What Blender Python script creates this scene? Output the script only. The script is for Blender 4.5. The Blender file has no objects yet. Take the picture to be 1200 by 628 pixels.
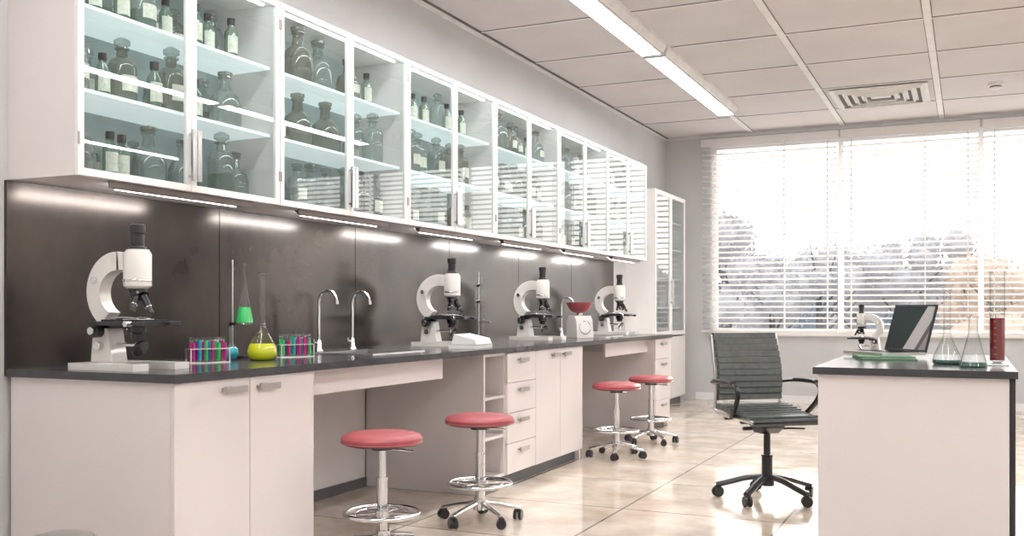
import bpy, bmesh, math, random
from mathutils import Matrix, Vector
random.seed(11)
S = bpy.context.scene
COL = S.collection

# ------------------------------------------------------------------ materials
def newmat(name):
    m = bpy.data.materials.new(name); m.use_nodes = True
    nt = m.node_tree
    for n in list(nt.nodes): nt.nodes.remove(n)
    out = nt.nodes.new('ShaderNodeOutputMaterial')
    return m, nt, out

def pbr(name, col, rough=0.5, metal=0.0, var=0.06, scale=6.0, bump=0.0, bscale=80, rvar=0.0, emis=0, coat=0.0, spec=0.5, col2=None):
    m, nt, out = newmat(name)
    b = nt.nodes.new('ShaderNodeBsdfPrincipled')
    nt.links.new(b.outputs[0], out.inputs[0])
    tc = nt.nodes.new('ShaderNodeTexCoord')
    no = nt.nodes.new('ShaderNodeTexNoise'); no.inputs['Scale'].default_value = scale; no.inputs['Detail'].default_value = 5
    nt.links.new(tc.outputs['Object'], no.inputs['Vector'])
    cr = nt.nodes.new('ShaderNodeValToRGB')
    c1 = [max(0, c*(1-var)) for c in col]; c2 = col2 if col2 else [min(1, c*(1+var)) for c in col]
    cr.color_ramp.elements[0].position = 0.3; cr.color_ramp.elements[1].position = 0.7
    cr.color_ramp.elements[0].color = (*c1, 1); cr.color_ramp.elements[1].color = (*c2, 1)
    nt.links.new(no.outputs[0], cr.inputs[0]); nt.links.new(cr.outputs[0], b.inputs['Base Color'])
    b.inputs['Roughness'].default_value = rough; b.inputs['Metallic'].default_value = metal
    b.inputs['Specular IOR Level'].default_value = spec
    if coat: b.inputs['Coat Weight'].default_value = coat
    if rvar:
        mr = nt.nodes.new('ShaderNodeMapRange'); mr.inputs['To Min'].default_value = max(0, rough-rvar); mr.inputs['To Max'].default_value = rough+rvar
        mr.inputs['From Min'].default_value = .3; mr.inputs['From Max'].default_value = .7
        nt.links.new(no.outputs[0], mr.inputs[0]); nt.links.new(mr.outputs[0], b.inputs['Roughness'])
    if bump:
        n2 = nt.nodes.new('ShaderNodeTexNoise'); n2.inputs['Scale'].default_value = bscale
        nt.links.new(tc.outputs['Object'], n2.inputs['Vector'])
        bp = nt.nodes.new('ShaderNodeBump'); bp.inputs['Strength'].default_value = bump; bp.inputs['Distance'].default_value = 0.01
        nt.links.new(n2.outputs[0], bp.inputs['Height']); nt.links.new(bp.outputs[0], b.inputs['Normal'])
    if emis:
        b.inputs['Emission Color'].default_value = (*col, 1); b.inputs['Emission Strength'].default_value = emis
    return m

def emit(name, col, s):
    m, nt, out = newmat(name)
    e = nt.nodes.new('ShaderNodeEmission'); e.inputs[0].default_value = (*col, 1); e.inputs[1].default_value = s
    nt.links.new(e.outputs[0], out.inputs[0]); return m

def thin(name, tint, gain=1.0, body=0.0, bodycol=(1, 1, 1), f0=.07, edge=1.0):
    # thin-walled glass: longer path through the wall at grazing angles absorbs more (edge<1)
    m, nt, out = newmat(name)
    t = nt.nodes.new('ShaderNodeBsdfTransparent')
    g = nt.nodes.new('ShaderNodeBsdfGlossy'); g.inputs['Roughness'].default_value = 0.015
    ge = nt.nodes.new('ShaderNodeNewGeometry')
    dt = nt.nodes.new('ShaderNodeVectorMath'); dt.operation = 'DOT_PRODUCT'
    nt.links.new(ge.outputs['Incoming'], dt.inputs[0]); nt.links.new(ge.outputs['Normal'], dt.inputs[1])
    def mth(op, a, bv, clamp=False):
        n = nt.nodes.new('ShaderNodeMath'); n.operation = op; n.use_clamp = clamp
        for i, q in enumerate((a, bv)):
            if q is None: continue
            if isinstance(q, (int, float)): n.inputs[i].default_value = q
            else: nt.links.new(q, n.inputs[i])
        return n.outputs[0]
    ab = mth('ABSOLUTE', dt.outputs['Value'], None)
    inv = mth('SUBTRACT', 1.0, ab, True)
    p5 = mth('POWER', inv, 4.5)
    p2 = mth('POWER', inv, 2.5)
    fr = mth('ADD', mth('MULTIPLY', p5, .9*gain), f0, True)
    mc = nt.nodes.new('ShaderNodeMix'); mc.data_type = 'RGBA'
    nt.links.new(p2, mc.inputs[0]); mc.inputs[6].default_value = (*tint, 1); mc.inputs[7].default_value = (*[c*edge for c in tint], 1)
    nt.links.new(mc.outputs[2], t.inputs[0])
    base = t
    if body:
        d = nt.nodes.new('ShaderNodeBsdfDiffuse'); d.inputs[0].default_value = (*bodycol, 1)
        mb = nt.nodes.new('ShaderNodeMixShader'); mb.inputs[0].default_value = body
        nt.links.new(t.outputs[0], mb.inputs[1]); nt.links.new(d.outputs[0], mb.inputs[2]); base = mb
    mx = nt.nodes.new('ShaderNodeMixShader')
    nt.links.new(fr, mx.inputs[0]); nt.links.new(base.outputs[0], mx.inputs[1]); nt.links.new(g.outputs[0], mx.inputs[2])
    nt.links.new(mx.outputs[0], out.inputs[0]); return m

M_wall = pbr('wall_paint', (.59, .59, .59), .8, var=.03, scale=2, bump=.15, bscale=60)
M_wall2 = pbr('wall_bounce_white', (.80, .80, .80), .8, var=.02, scale=2)  # unseen right and back walls, made whiter to bounce more light
M_ceil = pbr('ceiling_tile', (.66, .63, .63), .85, var=.05, scale=1.5, bump=.3, bscale=120)
M_grid = pbr('ceiling_bar', (.80, .79, .78), .5)
M_gap = pbr('shadow_gap', (.16, .15, .15), .8)
M_cab = pbr('cabinet_laminate', (.76, .705, .695), .28, var=.02, scale=2)
M_cabw = pbr('cabinet_white', (.84, .82, .81), .35, var=.02)
M_in = pbr('cabinet_inside', (.38, .46, .465), .5, var=.08)
M_shelf = pbr('glass_shelf_glow', (.80, .88, .88), .25, var=.02, emis=.55)  # emission puts a lit-shelf glow into the material itself
M_top = pbr('counter_slab', (.05, .05, .055), .16, var=.2, rvar=.05, scale=12)
M_dark = pbr('dark_plinth', (.12, .12, .125), .5)
M_chrome = pbr('chrome', (.75, .75, .76), .16, 1.0, rvar=.05)
M_steel = pbr('brushed_steel', (.62, .61, .60), .3, 1.0, var=.1)
M_handle = pbr('handle_metal', (.50, .48, .46), .3, 1.0)
M_lampm = pbr('lamp_bronze', (.16, .13, .12), .4, .6)
M_red = pbr('red_vinyl', (.41, .085, .10), .42, var=.12, scale=20, bump=.1)
M_black = pbr('black_leather', (.085, .095, .09), .32, var=.25, scale=30, bump=.15)
M_blkp = pbr('black_plastic', (.025, .025, .028), .3)
M_blkm = pbr('black_metal', (.05, .05, .055), .25, .7)
M_cream = pbr('microscope_enamel', (.76, .73, .69), .25, var=.03, coat=.4)
M_paper = pbr('paper', (.82, .81, .79), .8, var=.04)
M_label = pbr('paper_label', (.68, .67, .58), .8, var=.15, scale=60)
M_green = pbr('green_folder', (.10, .25, .13), .5)
M_book = pbr('grey_cover', (.3, .33, .33), .5)
M_glass = thin('clear_glass', (.95, .97, .97), edge=.38)
M_gdoor = thin('door_glass', (.87, .94, .94), gain=1.1, f0=.11)
M_wing = thin('window_glass', (.97, .98, .98), f0=.05)
M_jar = thin('jar_glass', (.78, .83, .82), body=.2, bodycol=(.42, .46, .44), edge=.4)
M_jarb = thin('jar_glass_smoked', (.66, .66, .60), body=.26, bodycol=(.32, .32, .27), edge=.4)
M_jarg = thin('jar_glass_green', (.62, .74, .64), body=.3, bodycol=(.26, .38, .29), edge=.45)
def liq(n, c, e=.25): return pbr(n, c, .1, var=.04, emis=e, spec=.6)  # emission paints a faint glow into the brighter liquids
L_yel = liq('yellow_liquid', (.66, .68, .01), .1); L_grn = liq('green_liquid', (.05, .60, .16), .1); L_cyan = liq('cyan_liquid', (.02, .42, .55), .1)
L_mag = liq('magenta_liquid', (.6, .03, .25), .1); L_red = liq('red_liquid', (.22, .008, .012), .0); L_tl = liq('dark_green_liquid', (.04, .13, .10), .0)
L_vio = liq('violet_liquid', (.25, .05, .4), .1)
E_ceil = emit('lamp_diffuser', (1, .985, .975), 33)
E_led = emit('led_diffuser', (1, .97, .95), 34)
E_in = emit('cabinet_led', (.92, 1, 1), 12)
def slatmat():
    m, nt, out = newmat('blind_slat')
    d = nt.nodes.new('ShaderNodeBsdfDiffuse'); d.inputs[0].default_value = (.85, .84, .84, 1)
    t = nt.nodes.new('ShaderNodeBsdfTranslucent'); t.inputs[0].default_value = (.85, .83, .8, 1)
    mx = nt.nodes.new('ShaderNodeMixShader'); mx.inputs[0].default_value = .33
    nt.links.new(d.outputs[0], mx.inputs[1]); nt.links.new(t.outputs[0], mx.inputs[2]); nt.links.new(mx.outputs[0], out.inputs[0])
    return m
M_slat = slatmat()

def splashmat():
    m, nt, out = newmat('backsplash_metal')
    b = nt.nodes.new('ShaderNodeBsdfPrincipled'); nt.links.new(b.outputs[0], out.inputs[0])
    tc = nt.nodes.new('ShaderNodeTexCoord')
    no = nt.nodes.new('ShaderNodeTexNoise'); no.inputs['Scale'].default_value = 1.8; no.inputs['Detail'].default_value = 6; no.inputs['Roughness'].default_value = .6
    nt.links.new(tc.outputs['Object'], no.inputs['Vector'])
    cr = nt.nodes.new('ShaderNodeValToRGB')
    cr.color_ramp.elements[0].position = .3; cr.color_ramp.elements[0].color = (.034, .032, .031, 1)
    cr.color_ramp.elements[1].position = .78; cr.color_ramp.elements[1].color = (.105, .083, .070, 1)
    nt.links.new(no.outputs[0], cr.inputs[0]); nt.links.new(cr.outputs[0], b.inputs['Base Color'])
    mr = nt.nodes.new('ShaderNodeMapRange'); mr.inputs['To Min'].default_value = .13; mr.inputs['To Max'].default_value = .28
    nt.links.new(no.outputs[0], mr.inputs[0]); nt.links.new(mr.outputs[0], b.inputs['Roughness'])
    b.inputs['Metallic'].default_value = .6
    return m
M_splash = splashmat()

def floormat():
    m, nt, out = newmat('floor_tile')
    b = nt.nodes.new('ShaderNodeBsdfPrincipled'); nt.links.new(b.outputs[0], out.inputs[0])
    tc = nt.nodes.new('ShaderNodeTexCoord')
    br = nt.nodes.new('ShaderNodeTexBrick'); br.offset = 0; br.squash = 1
    br.inputs['Scale'].default_value = 1; br.inputs['Brick Width'].default_value = .9; br.inputs['Row Height'].default_value = .9
    br.inputs['Mortar Size'].default_value = .007; br.inputs['Mortar Smooth'].default_value = .1
    br.inputs['Color1'].default_value = (.72, .635, .56, 1); br.inputs['Color2'].default_value = (.64, .565, .50, 1); br.inputs['Mortar'].default_value = (.26, .23, .21, 1)
    nt.links.new(tc.outputs['Object'], br.inputs['Vector'])
    no = nt.nodes.new('ShaderNodeTexNoise'); no.inputs['Scale'].default_value = 2.5; no.inputs['Detail'].default_value = 8; no.inputs['Roughness'].default_value = .62
    nt.links.new(tc.outputs['Object'], no.inputs['Vector'])
    cr = nt.nodes.new('ShaderNodeValToRGB')
    cr.color_ramp.elements[0].position = .3; cr.color_ramp.elements[0].color = (.72, .66, .60, 1)
    cr.color_ramp.elements[1].position = .62; cr.color_ramp.elements[1].color = (1.05, 1.04, 1.02, 1)
    nt.links.new(no.outputs[0], cr.inputs[0])
    mx = nt.nodes.new('ShaderNodeMix'); mx.data_type = 'RGBA'; mx.blend_type = 'MULTIPLY'; mx.inputs[0].default_value = 1
    nt.links.new(br.outputs['Color'], mx.inputs[6]); nt.links.new(cr.outputs[0], mx.inputs[7]); nt.links.new(mx.outputs[2], b.inputs['Base Color'])
    n2 = nt.nodes.new('ShaderNodeTexNoise'); n2.inputs['Scale'].default_value = 5; n2.inputs['Detail'].default_value = 10; n2.inputs['Roughness'].default_value = .7
    nt.links.new(tc.outputs['Object'], n2.inputs['Vector'])
    mr = nt.nodes.new('ShaderNodeMapRange'); mr.inputs['From Min'].default_value = .35; mr.inputs['From Max'].default_value = .7; mr.inputs['To Min'].default_value = .03; mr.inputs['To Max'].default_value = .22
    nt.links.new(n2.outputs[0], mr.inputs[0]); nt.links.new(mr.outputs[0], b.inputs['Roughness'])
    bp = nt.nodes.new('ShaderNodeBump'); bp.inputs['Strength'].default_value = .4; bp.inputs['Distance'].default_value = .004; bp.invert = True
    nt.links.new(br.outputs['Fac'], bp.inputs['Height'])
    bp2 = nt.nodes.new('ShaderNodeBump'); bp2.inputs['Strength'].default_value = .25; bp2.inputs['Distance'].default_value = .01
    n3 = nt.nodes.new('ShaderNodeTexNoise'); n3.inputs['Scale'].default_value = 3
    nt.links.new(tc.outputs['Object'], n3.inputs['Vector']); nt.links.new(n3.outputs[0], bp2.inputs['Height'])
    nt.links.new(bp.outputs[0], bp2.inputs['Normal']); nt.links.new(bp2.outputs[0], b.inputs['Normal'])
    b.inputs['Specular IOR Level'].default_value = .95
    return m
M_floor = floormat()

# ------------------------------------------------------------------ mesh builder
class MB:
    def __init__(s):
        s.bm = bmesh.new(); s.mats = []; s.M = Matrix.Identity(4)
    def mi(s, m):
        if m not in s.mats: s.mats.append(m)
        return s.mats.index(m)
    def v(s, p): return s.bm.verts.new(s.M @ Vector(p))
    def face(s, vs, mat, smooth=False):
        try: f = s.bm.faces.new(vs)
        except ValueError: return
        f.material_index = s.mi(mat); f.smooth = smooth; return f
    def quad(s, ps, mat): s.face([s.v(p) for p in ps], mat)
    def box(s, x0, x1, y0, y1, z0, z1, mat, R=None):
        R = R or Matrix.Identity(4)
        vs = [s.v(R @ Vector((x, y, z))) for x in (x0, x1) for y in (y0, y1) for z in (z0, z1)]
        for idx in ((0, 1, 3, 2), (4, 6, 7, 5), (0, 4, 5, 1), (2, 3, 7, 6), (0, 2, 6, 4), (1, 5, 7, 3)):
            s.face([vs[i] for i in idx], mat)
    def cbox(s, c, sz, mat, R=None):
        T = Matrix.Translation(c) @ (R or Matrix.Identity(4))
        s.box(-sz[0]/2, sz[0]/2, -sz[1]/2, sz[1]/2, -sz[2]/2, sz[2]/2, mat, T)
    def lathe(s, prof, mat, loc=(0, 0, 0), n=24, R=None, cap=False, a0=0, a1=2*math.pi):
        T = Matrix.Translation(loc) @ (R or Matrix.Identity(4))
        full = abs(a1-a0-2*math.pi) < 1e-6
        k = n if full else n+1
        rings = []
        for r, z in prof:
            if r < 1e-6: rings.append([s.v(T @ Vector((0, 0, z)))])
            else: rings.append([s.v(T @ Vector((r*math.cos(a0+(a1-a0)*i/n), r*math.sin(a0+(a1-a0)*i/n), z))) for i in range(k)])
        for a, b in zip(rings[:-1], rings[1:]):
            for i in range(n):
                j = (i+1) % k
                if len(a) == 1 and len(b) == 1: continue
                if len(a) == 1: s.face([a[0], b[i], b[j]][::-1], mat, True)
                elif len(b) == 1: s.face([a[i], a[j], b[0]], mat, True)
                else: s.face([a[i], a[j], b[j], b[i]], mat, True)
    def cyl(s, p1, p2, r, mat, n=16, r2=None):
        p1 = Vector(p1); p2 = Vector(p2); d = p2-p1; L = d.length
        R = d.to_track_quat('Z', 'Y').to_matrix().to_4x4()
        r2 = r if r2 is None else r2
        s.lathe([(0, 0), (r, 0), (r2, L), (0, L)], mat, p1, n, R)
    def tube(s, pts, r, mat, n=10, sub=6, closed=False, flat=None):
        P = [Vector(p) for p in pts]
        if sub > 1:
            Q = []; m = len(P); rng = m if closed else m-1
            for i in range(rng):
                p0 = P[(i-1) % m] if (closed or i > 0) else P[0]; p1 = P[i]; p2 = P[(i+1) % m]
                p3 = P[(i+2) % m] if (closed or i+2 < m) else P[-1]
                for k in range(sub):
                    t = k/sub
                    Q.append(.5*((2*p1)+(-p0+p2)*t+(2*p0-5*p1+4*p2-p3)*t*t+(-p0+3*p1-3*p2+p3)*t**3))
            if not closed: Q.append(P[-1])
            P = Q
        m = len(P); rings = []; up = None
        for i in range(m):
            if closed: t = P[(i+1) % m]-P[i-1]
            else: t = P[min(i+1, m-1)]-P[max(i-1, 0)]
            t.normalize()
            if up is None:
                up = Vector((0, 0, 1)) if abs(t.z) < .9 else Vector((1, 0, 0))
            a = t.cross(up)
            a.normalize(); b = a.cross(t); b.normalize(); up = b
            ra, rb = (r, r) if flat is None else flat
            rings.append([s.v(P[i]+a*ra*math.cos(2*math.pi*k/n)+b*rb*math.sin(2*math.pi*k/n)) for k in range(n)])
        rr = list(zip(rings[:-1], rings[1:]))
        if closed: rr.append((rings[-1], rings[0]))
        for A, B in rr:
            for k in range(n):
                s.face([A[k], A[(k+1) % n], B[(k+1) % n], B[k]], mat, True)
        if not closed:
            s.face(rings[0], mat); s.face(rings[-1][::-1], mat)
    def prism(s, poly, y0, y1, mat):
        a = [s.v((x, y0, z)) for x, z in poly]; b = [s.v((x, y1, z)) for x, z in poly]
        s.face(a, mat); s.face(b[::-1], mat); n = len(poly)
        for i in range(n): s.face([a[i], b[i], b[(i+1) % n], a[(i+1) % n]], mat)
    def loop(s, outer, inner, y0, y1, mat):
        n = len(outer)
        A = [[s.v((x, y, z)) for x, z in outer] for y in (y0, y1)]; B = [[s.v((x, y, z)) for x, z in inner] for y in (y0, y1)]
        for i in range(n-1):
            s.face([A[0][i], A[0][i+1], B[0][i+1], B[0][i]], mat); s.face([A[1][i], A[1][i+1], B[1][i+1], B[1][i]], mat)
            s.face([A[0][i], A[0][i+1], A[1][i+1], A[1][i]], mat, True); s.face([B[0][i], B[0][i+1], B[1][i+1], B[1][i]], mat, True)
        for i in (0, n-1): s.face([A[0][i], A[1][i], B[1][i], B[0][i]], mat)
    def mesh(s, name):
        bmesh.ops.recalc_face_normals(s.bm, faces=s.bm.faces)
        for e in s.bm.edges:
            if len(e.link_faces) == 2 and e.calc_face_angle(0) > math.radians(38): e.smooth = False
        me = bpy.data.meshes.new(name); s.bm.to_mesh(me); s.bm.free()
        for m in s.mats: me.materials.append(m)
        return me
    def obj(s, name, loc=(0, 0, 0), rz=0, bevel=0):
        return place(s.mesh(name), name, loc, rz, bevel)

def place(me, name, loc=(0, 0, 0), rz=0, bevel=0, sc=1):
    o = bpy.data.objects.new(name, me); COL.objects.link(o)
    o.location = loc; o.rotation_euler = (0, 0, rz); o.scale = (sc, sc, sc)
    if bevel:
        b = o.modifiers.new('bevel', 'BEVEL'); b.width = bevel; b.segments = 2; b.limit_method = 'ANGLE'; b.angle_limit = math.radians(50)
        b.harden_normals = False
    return o

RX = lambda a: Matrix.Rotation(a, 4, 'X')
RY = lambda a: Matrix.Rotation(a, 4, 'Y')
RZ = lambda a: Matrix.Rotation(a, 4, 'Z')

# ------------------------------------------------------------------ room
WX = -3.56; EX = 5.4; YF = 12.42; YB = -2.0; H = 3.35
b = MB(); b.box(WX-.2, EX+.2, YB-.2, YF+.2, -.1, 0, M_floor); b.obj('floor')
b = MB(); b.box(WX-.2, EX+.2, YB-.2, YF+.2, H, H+.1, M_ceil); b.obj('ceiling')
b = MB(); b.box(WX-.2, WX, YB, YF+.2, 0, H, M_wall); b.obj('wall_left')
b = MB(); b.box(EX, EX+.2, YB, YF+.2, 0, H, M_wall2); b.obj('wall_right')
b = MB(); b.box(WX, EX, YB-.2, YB, 0, H, M_wall2); b.obj('wall_back')
w0, w1, wz0, wz1 = -2.95, 3.20, .85, 3.22
b = MB()
b.box(WX, w0, YF, YF+.2, 0, H, M_wall); b.box(w1, EX, YF, YF+.2, 0, H, M_wall)
b.box(w0, w1, YF, YF+.2, 0, wz0, M_wall); b.box(w0, w1, YF, YF+.2, wz1, H, M_wall)
b.obj('wall_front')
b = MB(); b.box(WX+.4, EX, YF-.015, YF, 0, .09, M_cabw); b.obj('baseboard_front')
b = MB(); b.box(WX, WX+.035, YB, YF, H-.03, H, M_grid); b.box(WX+.035, WX+.05, YB, YF, H-.012, H, M_gap)
b.box(WX, EX, YF-.035, YF, H-.03, H, M_grid); b.obj('trim_1')
b = MB()
gx = [-.28+1.083*k for k in range(-3, 6)]
for x in gx:
    if x > WX+.1:
        b.box(x-.028, x+.028, YB, YF-.04, H-.012, H, M_grid)
        b.box(x-.034, x-.028, YB, YF-.04, H-.004, H, M_gap); b.box(x+.028, x+.034, YB, YF-.04, H-.004, H, M_gap)
y = YF-1.08
while y > YB:
    b.box(WX+.05, EX, y-.012, y+.012, H-.008, H, M_grid); b.box(WX+.05, EX, y-.018, y-.012, H-.003, H, M_gap); b.box(WX+.05, EX, y+.012, y+.018, H-.003, H, M_gap)
    y -= 1.08
b.obj('ceiling_grid')
def lightmesh():
    b = MB(); L = 2.72
    b.prism([(-.120, H-.0), (.120, H-.0), (.120, H-.03), (.095, H-.075), (-.095, H-.075), (-.120, H-.03)], 0, L, M_grid)
    b.box(-.080, .080, .03, L-.03, H-.092, H-.076, E_ceil)
    b.box(-.095, .095, 0, .03, H-.095, H-.07, M_grid); b.box(-.095, .095, L-.03, L, H-.095, H-.07, M_grid)
    b.box(-.086, -.080, 0, L, H-.097, H-.07, M_grid); b.box(.080, .086, 0, L, H-.097, H-.07, M_grid)
    return b.mesh('linear_ceiling_light')
lm = lightmesh()
for x in (-2.39, .68, 3.72):
    for k in range(4):
        place(lm, 'linear_ceiling_light', (x, 10.76-2.78*(k+1)+.03, 0))
b = MB(); vx = -.82; vy = YF-1.08*1.5-.02
b.box(-.46, .46, -.46, .46, H-.02, H-.0121, M_grid)
for i in range(4):
    r = .40-i*.085
    for sx in (-1, 1):
        b.cbox((sx*r, 0, H-.032), (.012, 2*r, .03), M_grid, RY(sx*.6)); b.cbox((0, sx*r, H-.032), (2*r, .012, .03), M_grid, RX(-sx*.6))
        b.box(sx*r-.03*sx-.018, sx*r-.03*sx+.018, -r+.03, r-.03, H-.0215, H-.0201, M_gap)
        b.box(-r+.03, r-.03, sx*r-.03*sx-.018, sx*r-.03*sx+.018, H-.0215, H-.0201, M_gap)
b.obj('ceiling_vent', (vx, vy, 0))
b = MB(); b.lathe([(0, H), (.07, H), (.07, H-.02), (.05, H-.03), (.05, H-.05), (.03, H-.065), (0, H-.065)], M_grid, n=24); b.lathe([(.052, H-.034), (.052, H-.044)], M_gap, n=24)
b.obj('smoke_detector', (.24, 10.7, 0))

# window + blinds
b = MB(); fy0, fy1 = YF+.04, YF+.12
ms = [w0, -1.40, .13, 1.66, w1]
b.box(w0, w1, fy0, fy1, wz0, wz0+.05, M_cabw); b.box(w0, w1, fy0, fy1, wz1-.05, wz1, M_cabw)
for i, x in enumerate(ms):
    ww = .03 if 0 < i < 4 else .05
    x0 = x-ww if i > 0 else x; x1 = x+ww if i < 4 else x
    b.box(x0, x1, fy0, fy1, wz0+.05, wz1-.05, M_cabw)
b.quad([(w0, YF+.08, wz0), (w1, YF+.08, wz0), (w1, YF+.08, wz1), (w0, YF+.08, wz1)], M_wing)
b.box(w0-.04, w1+.04, YF-.03, YF+.04, wz0-.03, wz0, M_cabw)
b.obj('window_1')
def blind(width):
    b = MB(); z0 = .86; z1 = 3.28
    b.box(0, width, -.045, .045, z1-.10, z1, M_cabw)
    b.box(0, width, -.03, .03, z0, z0+.025, M_cabw)
    n = 33; sp = (z1-.12-z0-.05)/n
    R = RX(math.radians(-16))
    for i in range(n+1):
        z = z0+.045+i*sp
        b.box(.01, width-.01, -.03, .03, -.0015, .0015, M_slat, Matrix.Translation((0, 0, z)) @ R)
    for x in (.12, width*.62, width-.12):
        b.box(x-.005, x+.005, -.034, -.033, z0, z1-.1, M_slat)
        b.box(x-.005, x+.005, .033, .034, z0, z1-.1, M_slat)
    return b.mesh('venetian_blind')
xs = [-3.06, -1.385, .145, 1.675, 3.28]
for i in range(4):
    place(blind(xs[i+1]-xs[i]-.03), 'venetian_blind', (xs[i], YF-.09, 0))

# ------------------------------------------------------------------ lab counter
CF = -2.67
def handle_h(b, y, z, x=CF, w=.13):
    b.box(x, x+.022, y-w/2, y-w/2+.012, z-.006, z+.006, M_handle); b.box(x, x+.022, y+w/2-.012, y+w/2, z-.006, z+.006, M_handle)
    b.box(x+.016, x+.026, y-w/2, y+w/2, z-.014, z+.014, M_handle)
SZ = .868
def base_unit(y0, y1, cells, name):
    b = MB(); X0 = WX+.019; bx = CF-.02
    b.box(X0, bx, y0, y0+.02, 0, SZ, M_cab); b.box(X0, bx, y1-.02, y1, 0, SZ, M_cab)
    b.box(X0, X0+.02, y0+.02, y1-.02, .08, SZ, M_cab); b.box(X0+.02, bx, y0+.02, y1-.02, .08, .10, M_cab)
    b.box(X0+.02, bx, y0+.02, y1-.02, SZ-.02, SZ, M_cab)
    b.box(bx-.05, bx-.035, y0+.02, y1-.02, 0, .08, M_dark)
    for c in cells:
        t, a, e = c[0], c[1], c[2]
        if t == 'door':
            b.box(bx+.001, CF, a+.002, e-.002, .085, SZ-.003, M_cab)
            handle_h(b, c[3], SZ-.045)
        if t == 'drawer':
            zs = [.085, .28, .475, .67, SZ-.003]
            for k in range(len(zs)-1):
                b.box(bx+.001, CF, a+.002, e-.002, zs[k]+.002, zs[k+1]-.002, M_cab); handle_h(b, (a+e)/2, zs[k+1]-.05, w=.14)
        if t in ('door', 'drawer'): b.box(bx-.02, bx-.001, max(a, y0+.021), min(e, y1-.021), .101, SZ-.021, M_dark)
        if t == 'shelf':
            b.box(X0+.3, bx, e-.01, e+.01, .1, SZ-.02, M_cab); b.box(X0+.3, X0+.32, a+.021, e-.01, .1, SZ-.02, M_cab)
            for z in (.33, .58): b.box(X0+.32, bx, a+.021, e-.01, z, z+.018, M_cab)
    return b.obj(name, bevel=.0015)
base_unit(2.79, 3.65, [('door', 2.79, 3.215, 3.11), ('door', 3.215, 3.65, 3.32)], 'base_cabinet')
base_unit(5.40, 7.05, [('shelf', 5.40, 5.70), ('drawer', 5.70, 6.155), ('door', 6.155, 6.60, 6.5), ('door', 6.60, 7.05, 6.70)], 'base_cabinet')
base_unit(8.98, 9.47, [('drawer', 8.98, 9.47)], 'base_cabinet')
b = MB(); z0, z1 = SZ, .90; xa, xb = WX+.018, -2.65; hx0, hx1 = -3.25, -2.88
cuts = [(4.45, 4.97), (8.15, 8.60)]; yy = 2.77
for c0, c1 in cuts:
    b.box(xa, xb, yy, c0, z0, z1, M_top); b.box(xa, hx0, c0, c1, z0, z1, M_top); b.box(hx1, xb, c0, c1, z0, z1, M_top); yy = c1
b.box(xa, xb, yy, 9.49, z0, z1, M_top); b.obj('countertop')
def knee(a, e, pa, pe):
    b = MB(); b.box(WX+.002, WX+.017, a+.01, e-.01, .06, SZ-.001, M_cab); b.box(WX+.002, WX+.03, a+.01, e-.01, 0, .06, M_dark)
    b.obj('knee_space_panel')
    b = MB(); b.box(-2.77, -2.75, pa, pe, .745, SZ, M_cab); b.obj('apron_panel')
knee(3.65, 5.40, 3.651, 4.99); knee(7.05, 8.98, 7.8, 8.979)
for c0, c1 in cuts:
    b = MB(); t = .015
    for r in ((hx0-t, hx0+.01, c0-t, c1+t), (hx1-.01, hx1+t, c0-t, c1+t), (hx0+.01, hx1-.01, c0-t, c0+.01), (hx0+.01, hx1-.01, c1-.01, c1+t)):
        b.box(*r, .9, .905, M_steel)
    zb = .775
    b.box(hx0+.004, hx0+.01, c0+.004, c1-.004, zb, .9, M_steel); b.box(hx1-.01, hx1-.004, c0+.004, c1-.004, zb, .9, M_steel)
    b.box(hx0+.01, hx1-.01, c0+.004, c0+.01, zb, .9, M_steel); b.box(hx0+.01, hx1-.01, c1-.01, c1-.004, zb, .9, M_steel)
    b.box(hx0+.01, hx1-.01, c0+.01, c1-.01, zb, zb+.006, M_steel)
    b.lathe([(0, zb+.007), (.03, zb+.007), (.035, zb+.010), (.02, zb+.008)], M_blkm, ((hx0+hx1)/2, (c0+c1)/2, 0))
    b.obj('sink')
b = MB()
b.lathe([(0, 0), (.026, 0), (.026, .008), (.017, .02), (.015, .06), (.010, .07)], M_chrome, n=20)
b.tube([(0, 0, .06), (0, 0, .2), (0, 0, .28), (.012, 0, .325), (.045, 0, .348), (.085, 0, .345), (.112, 0, .318), (.118, 0, .285)], .0085, M_chrome, n=12)
b.cyl((.118, 0, .29), (.119, 0, .272), .012, M_chrome); b.cyl((0, -.01, .045), (0, -.05, .055), .006, M_chrome); b.cyl((0, -.05, .05), (0, -.056, .075), .008, M_chrome)
fm = b.mesh('gooseneck_faucet')
for p in ((-3.39, 4.68, .9), (-3.39, 5.02, .9), (-3.39, 8.4, .9)): place(fm, 'gooseneck_faucet', p, rz=.05)

b = MB(); PW = 1.255; Y0 = 2.79
for i in range(6):
    b.box(WX+.001, WX+.017, Y0-.02+i*PW+.003, Y0-.02+(i+1)*PW-.003+(.02 if i == 5 else 0), .87, 1.668, M_splash)
b.box(WX+.0005, WX+.006, Y0, Y0+6*PW, .87, 1.668, M_gap)
b.obj('backsplash')

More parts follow.
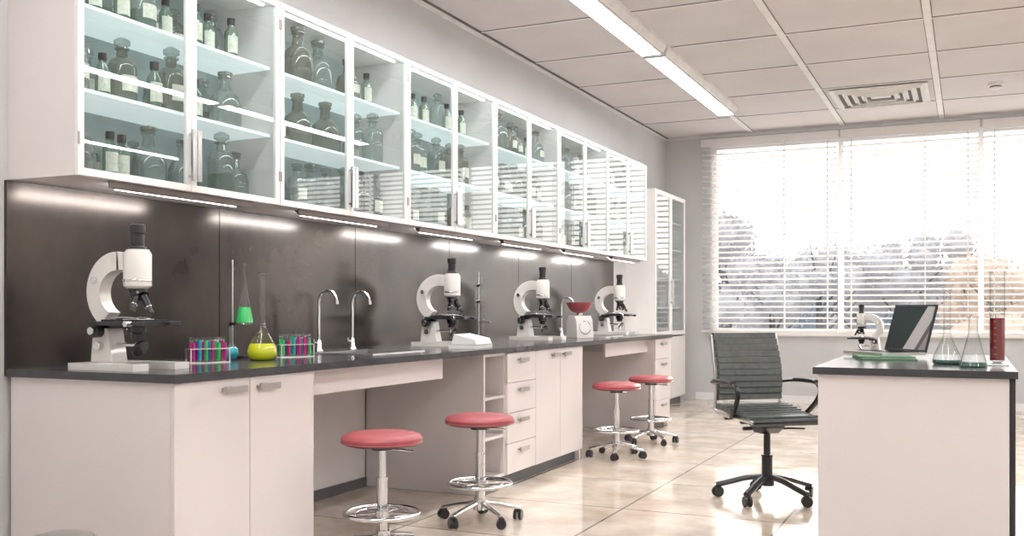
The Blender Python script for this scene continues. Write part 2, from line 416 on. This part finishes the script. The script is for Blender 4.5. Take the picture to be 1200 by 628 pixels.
# ------------------------------------------------------------------ wall cabinets
UZ = 1.67; UH = 1.03; UD = .375
def wallcab():
    b = MB(); W = PW-.004; t = .018
    b.box(0, UD, 0, t, 0, UH, M_cab); b.box(0, UD, W-t, W, 0, UH, M_cab)
    b.box(0, UD, t, W-t, 0, t, M_cab); b.box(0, UD, t, W-t, UH-t, UH, M_cab)
    b.box(0, .01, t, W-t, t, UH-t, M_in)
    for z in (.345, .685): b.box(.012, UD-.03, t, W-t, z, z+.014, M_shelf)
    b.box(UD-.06, UD-.045, t+.03, W-t-.03, UH-t-.006, UH-t, E_in)
    dw = W/2; fr = .030
    for k in (0, 1):
        y0 = k*dw+.0015; y1 = (k+1)*dw-.0015; x0 = UD+.001; x1 = UD+.019
        b.box(x0, x1, y0, y0+fr, 0.001, UH-.001, M_cabw); b.box(x0, x1, y1-fr, y1, .001, UH-.001, M_cabw)
        b.box(x0, x1, y0+fr, y1-fr, .001, fr+.001, M_cabw); b.box(x0, x1, y0+fr, y1-fr, UH-fr-.001, UH-.001, M_cabw)
        b.quad([(UD+.01, y0+fr, fr), (UD+.01, y1-fr, fr), (UD+.01, y1-fr, UH-fr), (UD+.01, y0+fr, UH-fr)], M_gdoor)
        hy = y1-fr/2 if k == 0 else y0+fr/2
        b.box(x1, x1+.03, hy-.005, hy+.005, .06, .072, M_chrome); b.box(x1, x1+.03, hy-.005, hy+.005, .248, .26, M_chrome)
        b.box(x1+.022, x1+.034, hy-.012, hy+.012, .045, .275, M_chrome)
        for hz in (.12, UH-.14):
            yy = y0+.004 if k == 0 else y1-.004
            b.cyl((x1+.001, yy, hz), (x1+.001, yy, hz+.05), .005, M_handle, 8)
    b.box(UD-.010, UD-.004, .18, W-.18, -.030, -.0005, M_lampm)
    b.quad([(UD-.080, .25, -.004), (UD-.080, W-.25, -.004), (UD-.048, W-.25, -.030), (UD-.048, .25, -.030)], E_led)
    b.prism([(UD-.078, -.001), (UD-.047, -.0285), (UD-.012, -.0285), (UD-.012, -.001)], .24, W-.24, M_lampm)
    return b.mesh('glass_door_cabinet')
wm = wallcab()
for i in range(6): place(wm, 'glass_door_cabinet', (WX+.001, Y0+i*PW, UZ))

b = MB()
def jar(x, y, z, kind, s):
    b.M = Matrix.Translation((x, y, z)) @ Matrix.Scale(s, 4)
    if kind == 0:
        g = random.choice([M_jar, M_jar, M_jarb])
        b.lathe([(0, .002), (.045, .002), (.05, .01), (.05, .13), (.04, .155), (.02, .168), (.018, .19), (.025, .195), (.025, .2)], g, n=14)
        b.lathe([(.016, .19), (.016, .205), (.028, .212), (.028, .225), (.014, .235), (0, .235)], M_jar, n=12)
        if random.random() < .5: b.lathe([(.0512, .045), (.0512, .10)], M_label, n=6, a0=-.75, a1=.75)
        if random.random() < .35: b.lathe([(0, .006), (.046, .006), (.046, .08), (0, .08)], random.choice([M_jarg, L_tl, M_jarb]), n=12)
    elif kind == 1:
        g = random.choice([M_jar, M_jar, M_jarb])
        b.lathe([(0, .002), (.06, .002), (.066, .02), (.064, .09), (.052, .125), (.024, .15), (.02, .19), (.028, .2), (.026, .206)], g, n=16)
        b.lathe([(.018, .2), (.03, .212), (.03, .222), (0, .232)], M_jarb, n=12)
        if random.random() < .3: b.lathe([(.0665, .04), (.0665, .085)], M_label, n=6, a0=-.6, a1=.6)
    elif kind == 2:
        b.lathe([(0, .002), (.024, .002), (.025, .01), (.025, .11), (.012, .13), (.012, .145)], M_jarg, n=12)
        b.lathe([(.015, .14), (.015, .165), (0, .165)], M_blkp, n=10)
        b.lathe([(.0262, .03), (.0262, .095)], M_label, n=8, a0=-1.3, a1=1.3)
    else:
        b.lathe([(0, .002), (.04, .002), (.042, .01), (.042, .12), (.034, .135)], M_jar, n=14)
        b.lathe([(.037, .132), (.037, .155), (0, .157)], M_steel, n=14)
        b.lathe([(.0432, .03), (.0432, .095)], M_label, n=6, a0=-.9, a1=.9)
    b.M = Matrix.Identity(4)
for i in range(6):
    for si, z in enumerate((UZ+.018, UZ+.359, UZ+.699)):
        y = Y0+i*PW+.10
        while y < Y0+(i+1)*PW-.1:
            k = random.choices([0, 1, 2, 3], [5, 4, 1.5, 1.5])[0]
            if si == 2 and i in (0, 2): k = random.choices([0, 2], [1, 2])[0]
            w = (.062, .08, .038, .055)[k]; s = random.uniform(1.05, 1.33) if k != 2 else random.uniform(1.2, 1.35)
            jar(WX+random.uniform(.2, .27), y, z, k, s)
            if random.random() < .5: jar(WX+.09, y+.03, z, random.choice([0, 3]), random.uniform(.9, 1.2))
            y += 2*w*s+random.uniform(.0, .05)
b.obj('apothecary_jars')

b = MB(); TX = .36; ty0, TZ = 10.75, 2.51
b.box(0, TX-.02, 0, .02, .0, TZ, M_cabw); b.box(0, TX-.02, 1.28, 1.30, 0, TZ, M_cabw); b.box(0, .02, .02, 1.28, 0, TZ, M_cabw)
b.box(0, TX-.02, .02, 1.28, TZ-.02, TZ, M_cabw); b.box(0, TX-.02, .02, 1.28, .08, .1, M_cabw); b.box(TX-.08, TX-.06, .02, 1.28, 0, .08, M_dark)
for z in (.85, 1.15, 1.5, 1.85, 2.18): b.box(.02, TX-.05, .02, 1.28, z, z+.018, M_cabw)
for k in (0, 1):
    a = .65*k+.002; e = .65*(k+1)-.002; f = .05
    b.box(TX-.018, TX, a, e, .1, .82, M_cabw)
    b.box(TX-.018, TX, a, a+f, .84, TZ, M_cabw); b.box(TX-.018, TX, e-f, e, .84, TZ, M_cabw); b.box(TX-.018, TX, a+f, e-f, .84, .84+f, M_cabw); b.box(TX-.018, TX, a+f, e-f, TZ-f, TZ, M_cabw)
    b.quad([(TX-.01, a+f, .89), (TX-.01, e-f, .89), (TX-.01, e-f, TZ-f), (TX-.01, a+f, TZ-f)], M_gdoor)
    hy = e-.025 if k == 0 else a+.025
    b.box(TX+.02, TX+.032, hy-.008, hy+.008, 1.2, 1.5, M_chrome); b.box(TX, TX+.02, hy-.005, hy+.005, 1.22, 1.235, M_chrome); b.box(TX, TX+.02, hy-.005, hy+.005, 1.465, 1.48, M_chrome)
b.obj('tall_storage_cabinet', (WX+.001, ty0, 0), bevel=.002)

# ------------------------------------------------------------------ microscope
def arc(cx, cz, rx, rz, a0, a1, n):
    return [(cx+rx*math.cos(math.radians(a0+(a1-a0)*i/n)), cz+rz*math.sin(math.radians(a0+(a1-a0)*i/n))) for i in range(n+1)]
def microscope():
    b = MB()
    b.box(-.17, .18, -.135, -.055, 0, .028, M_cream); b.box(-.14, .21, .055, .135, 0, .028, M_cream)
    b.box(-.17, -.03, -.055, .055, 0, .028, M_cream)
    b.prism([(-.15, .028), (-.03, .028), (-.055, .16), (-.075, .19), (-.13, .19), (-.14, .12)], -.04, .04, M_cream)
    o = arc(-.02, .315, .165, .16, 88, 238, 24); i = arc(-.015, .31, .098, .090, 84, 244, 24)
    b.loop(o, i, -.03, .03, M_cream)
    b.box(-.02, .04, -.03, .03, .40, .472, M_cream)
    for s in (-1, 1):
        b.cyl((-.10, s*.04, .155), (-.10, s*.075, .155), .028, M_blkp, 20); b.cyl((-.10, s*.075, .155), (-.10, s*.09, .155), .016, M_chrome, 16)
        b.cyl((-.095, s*.04, .095), (-.095, s*.062, .095), .018, M_chrome, 16)
        b.cyl((-.135, s*.03, .36), (-.135, s*.045, .36), .014, M_chrome, 20)
    ax = .065
    b.lathe([(0, .325), (.04, .325), (.055, .335), (.055, .462), (.050, .474), (.046, .474), (.046, .482), (0, .482)], M_cream, (ax, 0, 0), 28)
    b.lathe([(.0556, .352), (.0566, .354), (.0566, .360), (.0556, .362)], M_chrome, (ax, 0, 0), 28)
    b.lathe([(0, .478), (.034, .478), (.034, .492), (.026, .496), (.026, .545), (.031, .549), (.031, .580), (.024, .585), (0, .583)], M_blkp, (ax, 0, 0), 24)
    b.lathe([(0, .33), (.036, .33), (.038, .318), (.030, .305), (0, .303)], M_blkm, (ax, 0, 0), 24)
    nc = Vector((ax+.012, 0, .300)); b.cyl((ax, 0, .312), (ax+.014, 0, .292), .036, M_blkm, 24)
    for a, L in ((0, .085), (1.57, .065), (-1.57, .06), (3.14, .065)):
        d = Vector((math.cos(a)*.5+.12, math.sin(a)*.5, -1)).normalized(); p = nc+Vector((math.cos(a)*.018, math.sin(a)*.018, -.004))
        b.cyl(p, p+d*L*.6, .014, M_blkm, 14); b.cyl(p+d*L*.6, p+d*L*.66, .0145, M_chrome, 14); b.cyl(p+d*L*.66, p+d*L, .011, M_blkp, 14)
    b.box(-.09, .20, -.10, .10, .178, .194, M_blkp); b.box(-.10, -.03, -.045, .045, .165, .186, M_blkm)
    b.box(-.06, .17, -.07, .07, .194, .201, M_blkm)
    b.box(.02, .12, -.035, .035, .201, .203, M_paper)
    for s in (-1, 1): b.tube([(-.02, s*.06, .204), (.04, s*.05, .209), (.1, s*.03, .205)], .004, M_chrome, 6)
    b.cyl((.13, -.1, .185), (.13, -.13, .185), .012, M_chrome, 12)
    b.cyl((.20, .02, .185), (.225, .02, .185), .010, M_blkp, 12)
    b.lathe([(0, .178), (.036, .178), (.036, .150), (.026, .142), (.026, .125), (0, .125)], M_blkm, (ax, 0, 0), 20)
    b.cyl((-.06, 0, .10), (ax-.01, 0, .10), .008, M_chrome, 10)
    R = RY(math.radians(-58))
    b.lathe([(0, -.006), (.036, -.006), (.038, 0), (.036, .006), (0, .004)], M_blkm, (ax+.015, 0, .085), 24, R)
    b.lathe([(0, .0065), (.031, .0065)], M_chrome, (ax+.015, 0, .085), 24, R)
    b.cyl((ax-.01, 0, .10), (ax-.005, 0, .085), .006, M_chrome, 8)
    return b.mesh('microscope')
mm = microscope()
for p, r in (((-3.10, 2.97, .9), 0), ((-3.18, 5.78, .9), .05), ((-3.17, 7.30, .9), -.05), ((-3.17, 9.22, .9), 0)):
    place(mm, 'microscope', p, r, bevel=.004)

def rbflask(name, loc, h, rb, neck, liqm, lvl, sq=1.0):
    b = MB()
    cz = rb*.92*sq; prof = [(0, 0), (rb*.45, 0)]
    for i in range(1, 11):
        a = -math.pi*.42+i*(math.pi*.85)/10; prof.append((rb*math.cos(a), cz+rb*sq*math.sin(a)))
    prof = [p for p in prof if p[0] > neck or p[1] < rb]
    prof += [(neck, cz+rb*sq*1.05), (neck, h*.97), (neck*1.35, h*.985), (neck*1.35, h)]
    b.lathe(prof, M_glass, n=28)
    k = .95; lp = [(0, .003), (rb*.43, .003)]
    for i in range(1, 14):
        a = -math.pi*.42+i*(math.pi*.84)/13; z = cz+rb*sq*k*math.sin(a)
        if z > lvl: break
        lp.append((rb*k*math.cos(a), z))
    lp.append((0, lp[-1][1])); b.lathe(lp, liqm, n=28)
    return b.obj(name, loc)
# pear-shaped volumetric flask with yellow liquid
b = MB()
b.lathe([(0, 0), (.045, 0), (.062, .008), (.071, .025), (.072, .045), (.066, .068), (.052, .095), (.036, .122), (.022, .15), (.0145, .18), (.0135, .22), (.0135, .40), (.019, .406), (.019, .413)], M_glass, n=32)
b.lathe([(0, .003), (.043, .003), (.059, .010), (.068, .026), (.069, .045), (.063, .067), (.056, .080), (0, .080)], L_yel, n=32)
b.obj('volumetric_flask', (-3.05, 3.76, .9))
rbflask('round_flask', (-3.19, 3.70, .9), .16, .040, .011, L_cyan, .065)
def erlen(b, r, h, neck, liqm, lvl, M0=None):
    if M0: b.M = M0
    b.lathe([(0, 0), (r*.95, 0), (r, r*.1), (neck, h*.68), (neck, h*.96), (neck*1.3, h*.98), (neck*1.3, h)], M_glass, n=28)
    q = r-(r-neck)*(lvl/(h*.68)); b.lathe([(0, .003), (r*.9, .003), (r*.93, r*.1), (q*.94, lvl), (0, lvl)], liqm, n=28)
    b.M = Matrix.Identity(4)
b = MB()
b.box(-.06, .07, -.055, .045, 0, .012, M_blkm); b.cyl((-.04, 0, .012), (-.04, 0, .49), .0045, M_chrome, 10)
b.cyl((-.055, 0, .17), (-.025, 0, .17), .009, M_blkm, 10); b.cyl((-.04, 0, .17), (.0, 0, .17), .004, M_chrome, 8)
b.tube([(.037+.037*math.cos(a), .037*math.sin(a), .17) for a in [i*math.pi/6 for i in range(12)]], .003, M_chrome, 8, 2, True)
erlen(b, .046, .30, .007, L_grn, .08, Matrix.Translation((.037, 0, .173)))
b.obj('retort_stand', (-3.31, 3.90, .9))
b = MB()
b.box(-.07, .09, -.06, .06, 0, .012, M_blkm); b.cyl((-.04, 0, .012), (-.04, 0, .52), .0045, M_chrome, 10)
for z in (.3, .42):
    b.cyl((-.055, 0, z), (-.025, 0, z), .010, M_blkm, 10); b.cyl((-.04, -.06, z), (-.04, .10, z+.03), .004, M_chrome, 8)
b.cyl((-.04, .07, .06), (-.04, .07, .48), .010, M_glass, 14); b.cyl((-.04, -.045, .2), (-.04, -.045, .40), .008, M_glass, 14)
b.cyl((-.04, .0, .15), (.06, 0, .15), .004, M_chrome, 8)
b.obj('retort_stand', (-3.25, 6.52, .9))
def rack(loc, rz=0):
    b = MB(); L = .19
    for z in (.0, .062): b.box(-.028, .028, -L/2, L/2, z, z+.004, M_paper if z == 0 else M_steel)
    for s in (-1, 1):
        for q in (-1, 1): b.box(q*.026-.002, q*.026+.002, s*(L/2-.003)-.003, s*(L/2-.003)+.003, .004, .062, M_steel)
    cs = [L_mag, L_grn, L_cyan, L_mag, L_grn, L_vio, L_mag]; random.shuffle(cs)
    for r in (-1, 1):
        for k in range(6):
            y = -L/2+.02+k*(L-.04)/5; c = cs[(k+r) % 7]
            b.lathe([(0, .006), (.007, .010), (.009, .018), (.009, .115), (.0105, .117)], M_glass, (r*.014, y, 0), 12)
            b.lathe([(0, .008), (.006, .011), (.008, .018), (.008, .08+.025*random.random()), (0, .09)], c, (r*.014, y, 0), 12)
    b.obj('test_tube_rack', loc, rz)
rack((-3.12, 3.47, .9), -.4); rack((-3.10, 4.08, .9), -.4)
b = MB()
b.box(-.09, .09, -.15, .15, 0, .022, M_paper); b.box(-.085, .092, -.14, .155, .022, .026, M_book)
b.prism([(-.08, .026), (.09, .026), (.075, .06), (-.06, .09)], -.13, .14, M_paper)
b.obj('paper_stack', (-2.83, 5.50, .9), .1, bevel=.002)
b = MB()
b.prism([(-.08, 0), (.09, 0), (.075, .15), (.05, .19), (-.05, .19), (-.07, .15)], -.085, .085, M_cream)
b.lathe([(0, 0), (.055, 0), (.055, .008), (0, .008)], M_paper, (.079, 0, .09), 24, RY(math.radians(84)))
b.lathe([(.05, .008), (.058, .012), (.06, 0)], M_chrome, (.079, 0, .09), 24, RY(math.radians(84)))
b.cyl((0, 0, .19), (0, 0, .215), .025, M_chrome); b.lathe([(0, .215), (.05, .217), (.085, .245), (.115, .30), (.118, .305), (.112, .302), (.08, .25), (0, .222)], M_red, n=32)
b.obj('kitchen_scale', (-3.02, 7.90, .9), -.6, bevel=.006)

# ------------------------------------------------------------------ stools
def caster(b, x, y, z=0, r=.026, ang=0):
    d = Vector((math.cos(ang), math.sin(ang), 0)); n = Vector((-d.y, d.x, 0))
    for s in (-1, 1):
        c = Vector((x, y, r)); b.cyl(c+n*s*.006, c+n*s*.022, r, M_blkp, 16)
    b.cyl(Vector((x, y, r*1.2)), Vector((x, y, z)), .007, M_chrome, 8)
    b.cbox((x, y, r*1.9), (.03, .03, .014), M_blkp, RZ(ang))
b = MB()
b.lathe([(0, .515), (.10, .515), (.165, .522), (.178, .528), (.180, .531)], M_blkp, n=40)
b.lathe([(.180, .529), (.187, .538), (.187, .552), (.176, .566), (.15, .574), (.08, .580), (0, .582)], M_red, n=40)
b.lathe([(.186, .531), (.189, .534), (.186, .537)], M_red, n=40)
b.cyl((0, 0, .28), (0, 0, .515), .018, M_chrome, 16); b.cyl((0, 0, .07), (0, 0, .36), .024, M_chrome, 20); b.cyl((0, 0, .36), (0, 0, .372), .028, M_chrome, 20)
b.cyl((0, 0, .498), (0, 0, .516), .05, M_blkm, 20); b.tube([(.02, 0, .50), (.08, .03, .497), (.14, .05, .49)], .005, M_chrome, 8)
b.tube([(.17*math.cos(a), .17*math.sin(a), .205) for a in [i*math.pi/8 for i in range(16)]], .011, M_chrome, 10, 3, True)
b.tube([(.125*math.cos(a), .125*math.sin(a), .205) for a in [i*math.pi/8 for i in range(16)]], .006, M_chrome, 8, 3, True)
b.cyl((0, 0, .188), (0, 0, .222), .034, M_chrome, 20)
for k in range(5):
    a = 2*math.pi*k/5+.2; c, s = math.cos(a), math.sin(a)
    b.cyl((.02*c, .02*s, .205), (.168*c, .168*s, .205), .006, M_chrome, 8)
    b.tube([(.01*c, .01*s, .105), (.10*c, .10*s, .09), (.22*c, .22*s, .062)], .014, M_chrome, 10, 4, flat=(.017, .012))
    caster(b, .215*c, .215*s, .06, ang=a+1)
b.cyl((0, 0, .065), (0, 0, .125), .036, M_chrome, 20)
sm = b.mesh('lab_stool')
for (x, y), r in (((-2.45, 3.87), 0), ((-2.39, 4.75), .5), ((-2.48, 7.29), 1.0), ((-2.47, 8.17), .3)): place(sm, 'lab_stool', (x, y, 0), r)

# ------------------------------------------------------------------ desk
b = MB(); dx0, dx1, dy0, dy1 = -.575, .145, 4.31, 5.78
b.box(dx0-.02, dx1+.03, dy0-.02, dy1+.02, .87, .90, M_top)
b.box(dx0, dx1, dy0, dy0+.02, 0, .869, M_cab); b.box(dx0, dx1, dy1-.02, dy1, 0, .869, M_cab)
b.box(dx0, dx0+.02, dy0+.02, dy1-.02, 0, .869, M_cab)
b.box(dx1+.002, dx1+.022, dy0+.01, dy1-.01, 0, .869, M_blkm)
b.box(dx0+.02, dx1, dy0+.02, dy1-.02, .8, .869, M_cab)
b.obj('lab_desk', bevel=.002)
b = MB(); b.lathe([(0, 0), (.055, 0), (.062, .012), (.058, .035), (.040, .075), (.022, .11), (.015, .14), (.0145, .32), (.020, .33), (.020, .335)], M_glass, n=28)
b.lathe([(0, .003), (.053, .003), (.059, .012), (.0575, .022), (0, .022)], L_tl, n=28)
b.obj('florence_flask', (-.085, 4.72, .9))
b = MB(); erlen(b, .055, .215, .018, L_tl, .022); b.obj('erlenmeyer_flask', (.018, 4.56, .9))
b = MB(); b.lathe([(0, 0), (.045, 0), (.045, .008), (.014, .014), (.03, .022), (.031, .40), (.036, .405)], M_glass, n=24)
b.lathe([(0, .024), (.029, .024), (.029, .205), (0, .205)], L_red, n=24)
for k in range(12): b.lathe([(.0315, .05+k*.028), (.0315, .0508+k*.028)], M_paper, n=4, a0=-2.0, a1=-1.7)
b.obj('measuring_cylinder', (.112, 4.72, .9))
b = MB(); b.box(-.13, .13, -.17, .17, 0, .006, M_green); b.box(-.12, .12, -.16, .16, .006, .012, M_paper); b.box(-.13, .125, -.165, .165, .012, .016, M_green)
b.obj('green_folder', (-.38, 5.18, .9), .2)
def screenmat():
    m_, nt, out = newmat('laptop_screen')
    tc = nt.nodes.new('ShaderNodeTexCoord'); sp = nt.nodes.new('ShaderNodeSeparateXYZ'); nt.links.new(tc.outputs['Object'], sp.inputs[0])
    ad = nt.nodes.new('ShaderNodeMath'); ad.operation = 'MULTIPLY_ADD'; ad.inputs[1].default_value = .55
    nt.links.new(sp.outputs[2], ad.inputs[0]); nt.links.new(sp.outputs[1], ad.inputs[2])
    cr = nt.nodes.new('ShaderNodeValToRGB'); cr.color_ramp.interpolation = 'CONSTANT'
    mr = nt.nodes.new('ShaderNodeMapRange'); mr.inputs['From Min'].default_value = -.17; mr.inputs['From Max'].default_value = .30
    nt.links.new(ad.outputs[0], mr.inputs[0]); nt.links.new(mr.outputs[0], cr.inputs[0])
    e = cr.color_ramp.elements; e[0].color = (.30, .27, .28, 1); e[0].position = 0; e[1].position = .42; e[1].color = (.025, .035, .035, 1)
    e2 = cr.color_ramp.elements.new(.16); e2.color = (.12, .10, .11, 1); e3 = cr.color_ramp.elements.new(.22); e3.color = (.50, .47, .47, 1)
    p = nt.nodes.new('ShaderNodeBsdfPrincipled'); nt.links.new(cr.outputs[0], p.inputs['Base Color']); p.inputs['Roughness'].default_value = .35
    p.inputs['Specular IOR Level'].default_value = .2
    nt.links.new(p.outputs[0], out.inputs[0]); return m_
M_scr = screenmat()
b = MB(); b.box(-.12, .12, -.17, .17, 0, .014, M_steel); b.box(-.06, .10, -.15, .15, .014, .0155, M_blkp)
for r in range(5):
    for c in range(13): b.box(-.05+r*.03, -.026+r*.03, -.145+c*.0225, -.126+c*.0225, .0155, .0175, M_blkm)
R = Matrix.Translation((.122, 0, .012)) @ RY(math.radians(16))
b.box(-.004, .004, -.17, .17, 0, .245, M_blkp, R); b.box(-.0055, -.0042, -.16, .16, .012, .235, M_scr, R)
b.obj('laptop', (-.39, 5.30, .917), math.radians(38))
place(microscope(), 'microscope', (-.495, 5.62, .9), math.radians(170), bevel=.003, sc=.46)

# ------------------------------------------------------------------ office chair
b = MB(); dz = .012
for k in range(11):
    t = k/10; z = .60+.375*t; x = -.215-.075*t+.035*math.sin(t*math.pi)
    b.cbox((x, 0, z), (.038, .43, .036), M_black, RY(-.19))
for k in range(10):
    t = k/9; x = -.20+.43*t; z = .512+dz+.022*math.cos(t*math.pi*1.2)-(.018 if t > .95 else 0)
    b.cbox((x, 0, z), (.045, .45, .036), M_black)
for s in (-1, 1):
    b.tube([(-.292, s*.222, .985), (-.25, s*.225, .82), (-.225, s*.225, .66), (-.235, s*.225, .54), (-.19, s*.228, .51), (0, s*.23, .50), (.2, s*.23, .495), (.245, s*.225, .49)], .011, M_steel, 10)
    b.tube([(-.235, s*.235, .69), (-.16, s*.27, .70), (0, s*.275, .705), (.10, s*.275, .70), (.145, s*.272, .66), (.12, s*.265, .60), (.05, s*.25, .53), (.0, s*.235, .495)], .01, M_blkm, 10, flat=(.018, .010))
    b.tube([(-.14, s*.275, .712), (0, s*.278, .718), (.10, s*.277, .712)], .012, M_blkp, 10, flat=(.022, .009))
b.cyl((.245, -.225, .49), (.245, .225, .49), .010, M_blkm, 10); b.cyl((-.292, -.222, .985), (-.292, .222, .985), .010, M_blkm, 10)
b.cyl((-.1, -.23, .485), (-.1, .23, .485), .012, M_blkm, 10); b.cyl((.1, -.23, .482), (.1, .23, .482), .012, M_blkm, 10)
b.prism([(-.15, .485), (.13, .485), (.10, .44), (.03, .40), (-.05, .40), (-.12, .445)], -.06, .06, M_blkm)
b.cyl((0, -.10, .43), (0, -.16, .43), .012, M_blkp, 10); b.tube([(.05, .06, .43), (.06, .14, .43), (.06, .22, .425)], .006, M_blkm, 8)
b.cyl((0, 0, .11), (0, 0, .26), .032, M_blkp, 20); b.cyl((0, 0, .26), (0, 0, .27), .036, M_blkp, 20); b.cyl((0, 0, .27), (0, 0, .41), .02, M_blkm, 16)
b.cyl((0, 0, .085), (0, 0, .15), .042, M_blkp, 20)
for k in range(5):
    a = 2*math.pi*k/5+.35; c, s = math.cos(a), math.sin(a)
    b.tube([(.02*c, .02*s, .14), (.12*c, .12*s, .125), (.22*c, .22*s, .095), (.30*c, .30*s, .072)], .02, M_blkp, 10, 4, flat=(.023, .017))
    caster(b, .292*c, .292*s, .07, .032, a+.8)
b.obj('office_chair', (-1.10, 6.03, 0), math.radians(-50), bevel=.008)

b = MB(); b.lathe([(0, 0), (.11, 0), (.112, .01), (.108, .02), (.108, .32), (.112, .322), (.112, .345), (.10, .365), (.06, .375), (0, .378)], M_steel, n=36)
b.lathe([(.1085, .02), (.113, .012), (.113, 0)], M_blkp, n=36); b.box(.10, .15, -.03, .03, .012, .02, M_blkp)
b.obj('pedal_bin', (-2.82, 2.42, 0), -1.2)

# ------------------------------------------------------------------ outside
M_ground = pbr('outdoor_ground', (.11, .122, .14), .9, var=.2, scale=.3)
M_leaf = pbr('foliage_haze', (.17, .168, .175), .9, var=.12, scale=.6, emis=1.35)  # emission imitates atmospheric haze over the trees
M_leafw = pbr('foliage_warm_haze', (.26, .20, .165), .9, var=.12, scale=.6, emis=1.3)  # same painted haze glow, for the warmer trees
M_bark = pbr('bark', (.12, .115, .11), .9)
M_bld = pbr('far_building', (.14, .165, .20), .9, var=.1)
b = MB(); b.box(-120, 120, YF+3, 220, -3.1, -3.0, M_ground); b.obj('outdoor_ground')
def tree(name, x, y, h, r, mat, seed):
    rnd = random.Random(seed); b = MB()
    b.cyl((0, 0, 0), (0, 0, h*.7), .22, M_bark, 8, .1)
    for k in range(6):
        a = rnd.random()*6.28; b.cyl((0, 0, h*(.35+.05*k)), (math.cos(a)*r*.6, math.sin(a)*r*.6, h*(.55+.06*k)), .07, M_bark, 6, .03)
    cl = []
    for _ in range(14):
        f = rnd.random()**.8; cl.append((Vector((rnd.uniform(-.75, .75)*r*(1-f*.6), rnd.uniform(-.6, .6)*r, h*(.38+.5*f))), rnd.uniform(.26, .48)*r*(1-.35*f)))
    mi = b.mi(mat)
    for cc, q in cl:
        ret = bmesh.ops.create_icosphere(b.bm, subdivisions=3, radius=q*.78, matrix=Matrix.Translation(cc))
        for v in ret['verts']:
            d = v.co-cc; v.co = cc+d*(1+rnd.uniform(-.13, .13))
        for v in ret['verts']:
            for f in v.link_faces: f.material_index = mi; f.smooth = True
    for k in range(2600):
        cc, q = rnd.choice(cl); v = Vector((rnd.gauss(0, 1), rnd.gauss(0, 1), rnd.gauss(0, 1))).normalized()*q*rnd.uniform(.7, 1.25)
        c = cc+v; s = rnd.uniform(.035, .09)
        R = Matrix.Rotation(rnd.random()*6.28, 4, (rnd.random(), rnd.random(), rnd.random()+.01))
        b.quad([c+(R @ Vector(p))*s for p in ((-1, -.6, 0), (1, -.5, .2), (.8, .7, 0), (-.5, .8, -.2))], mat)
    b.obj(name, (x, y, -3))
def at(px, d):
    X = (px-1135)*.9076*d/1156; return X, (d+.42*X)/.9076
k = 0
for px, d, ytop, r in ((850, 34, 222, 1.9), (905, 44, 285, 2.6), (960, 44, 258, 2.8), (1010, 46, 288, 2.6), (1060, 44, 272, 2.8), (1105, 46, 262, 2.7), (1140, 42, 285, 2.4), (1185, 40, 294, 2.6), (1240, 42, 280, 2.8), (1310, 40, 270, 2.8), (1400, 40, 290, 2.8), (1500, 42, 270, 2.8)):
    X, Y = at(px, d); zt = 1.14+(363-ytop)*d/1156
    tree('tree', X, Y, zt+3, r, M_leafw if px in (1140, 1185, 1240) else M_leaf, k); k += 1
b = MB()
for i in range(16):
    X, Y = at(800+i*50, 80); hh = random.uniform(1.5, 5.0)
    b.box(X-2.2, X+2.2, Y, Y+5, -3, hh-1, M_bld)
    for q in range(3): b.box(X-1.6+q*1.3, X-1.0+q*1.3, Y-.05, Y, hh-2.4, hh-1.6, M_gap)
b.obj('distant_buildings')

# ------------------------------------------------------------------ world, sun, camera
w = bpy.data.worlds.new('sky'); S.world = w; w.use_nodes = True; nt = w.node_tree
bg = nt.nodes['Background']
tc = nt.nodes.new('ShaderNodeTexCoord'); sp = nt.nodes.new('ShaderNodeSeparateXYZ'); cr = nt.nodes.new('ShaderNodeValToRGB')
nt.links.new(tc.outputs['Generated'], sp.inputs[0]); nt.links.new(sp.outputs[2], cr.inputs[0]); nt.links.new(cr.outputs[0], bg.inputs[0])
cr.color_ramp.elements[0].color = (1, .95, .90, 1); cr.color_ramp.elements[1].color = (.92, .96, 1, 1); cr.color_ramp.elements[1].position = .6
bg.inputs[1].default_value = 4.2
sun = bpy.data.lights.new('sun', 'SUN'); sun.energy = 9; sun.angle = math.radians(2); sun.color = (1, .9, .78)
so = bpy.data.objects.new('sun', sun); COL.objects.link(so)
so.rotation_euler = Vector((-.12, -1, -.42)).to_track_quat('-Z', 'Y').to_euler()

cam = bpy.data.cameras.new('camera'); co = bpy.data.objects.new('camera', cam); COL.objects.link(co)
co.location = (0, 0, 1.14); co.rotation_euler = (math.radians(90), 0, math.atan(535/1156))
cam.sensor_width = 36; cam.lens = 1156/1200*36; cam.shift_y = 49/1200; cam.clip_end = 500
S.camera = co
S.view_settings.view_transform = 'Standard'
S.view_settings.exposure = 0
try: S.cycles.transparent_max_bounces = 24
except Exception: pass
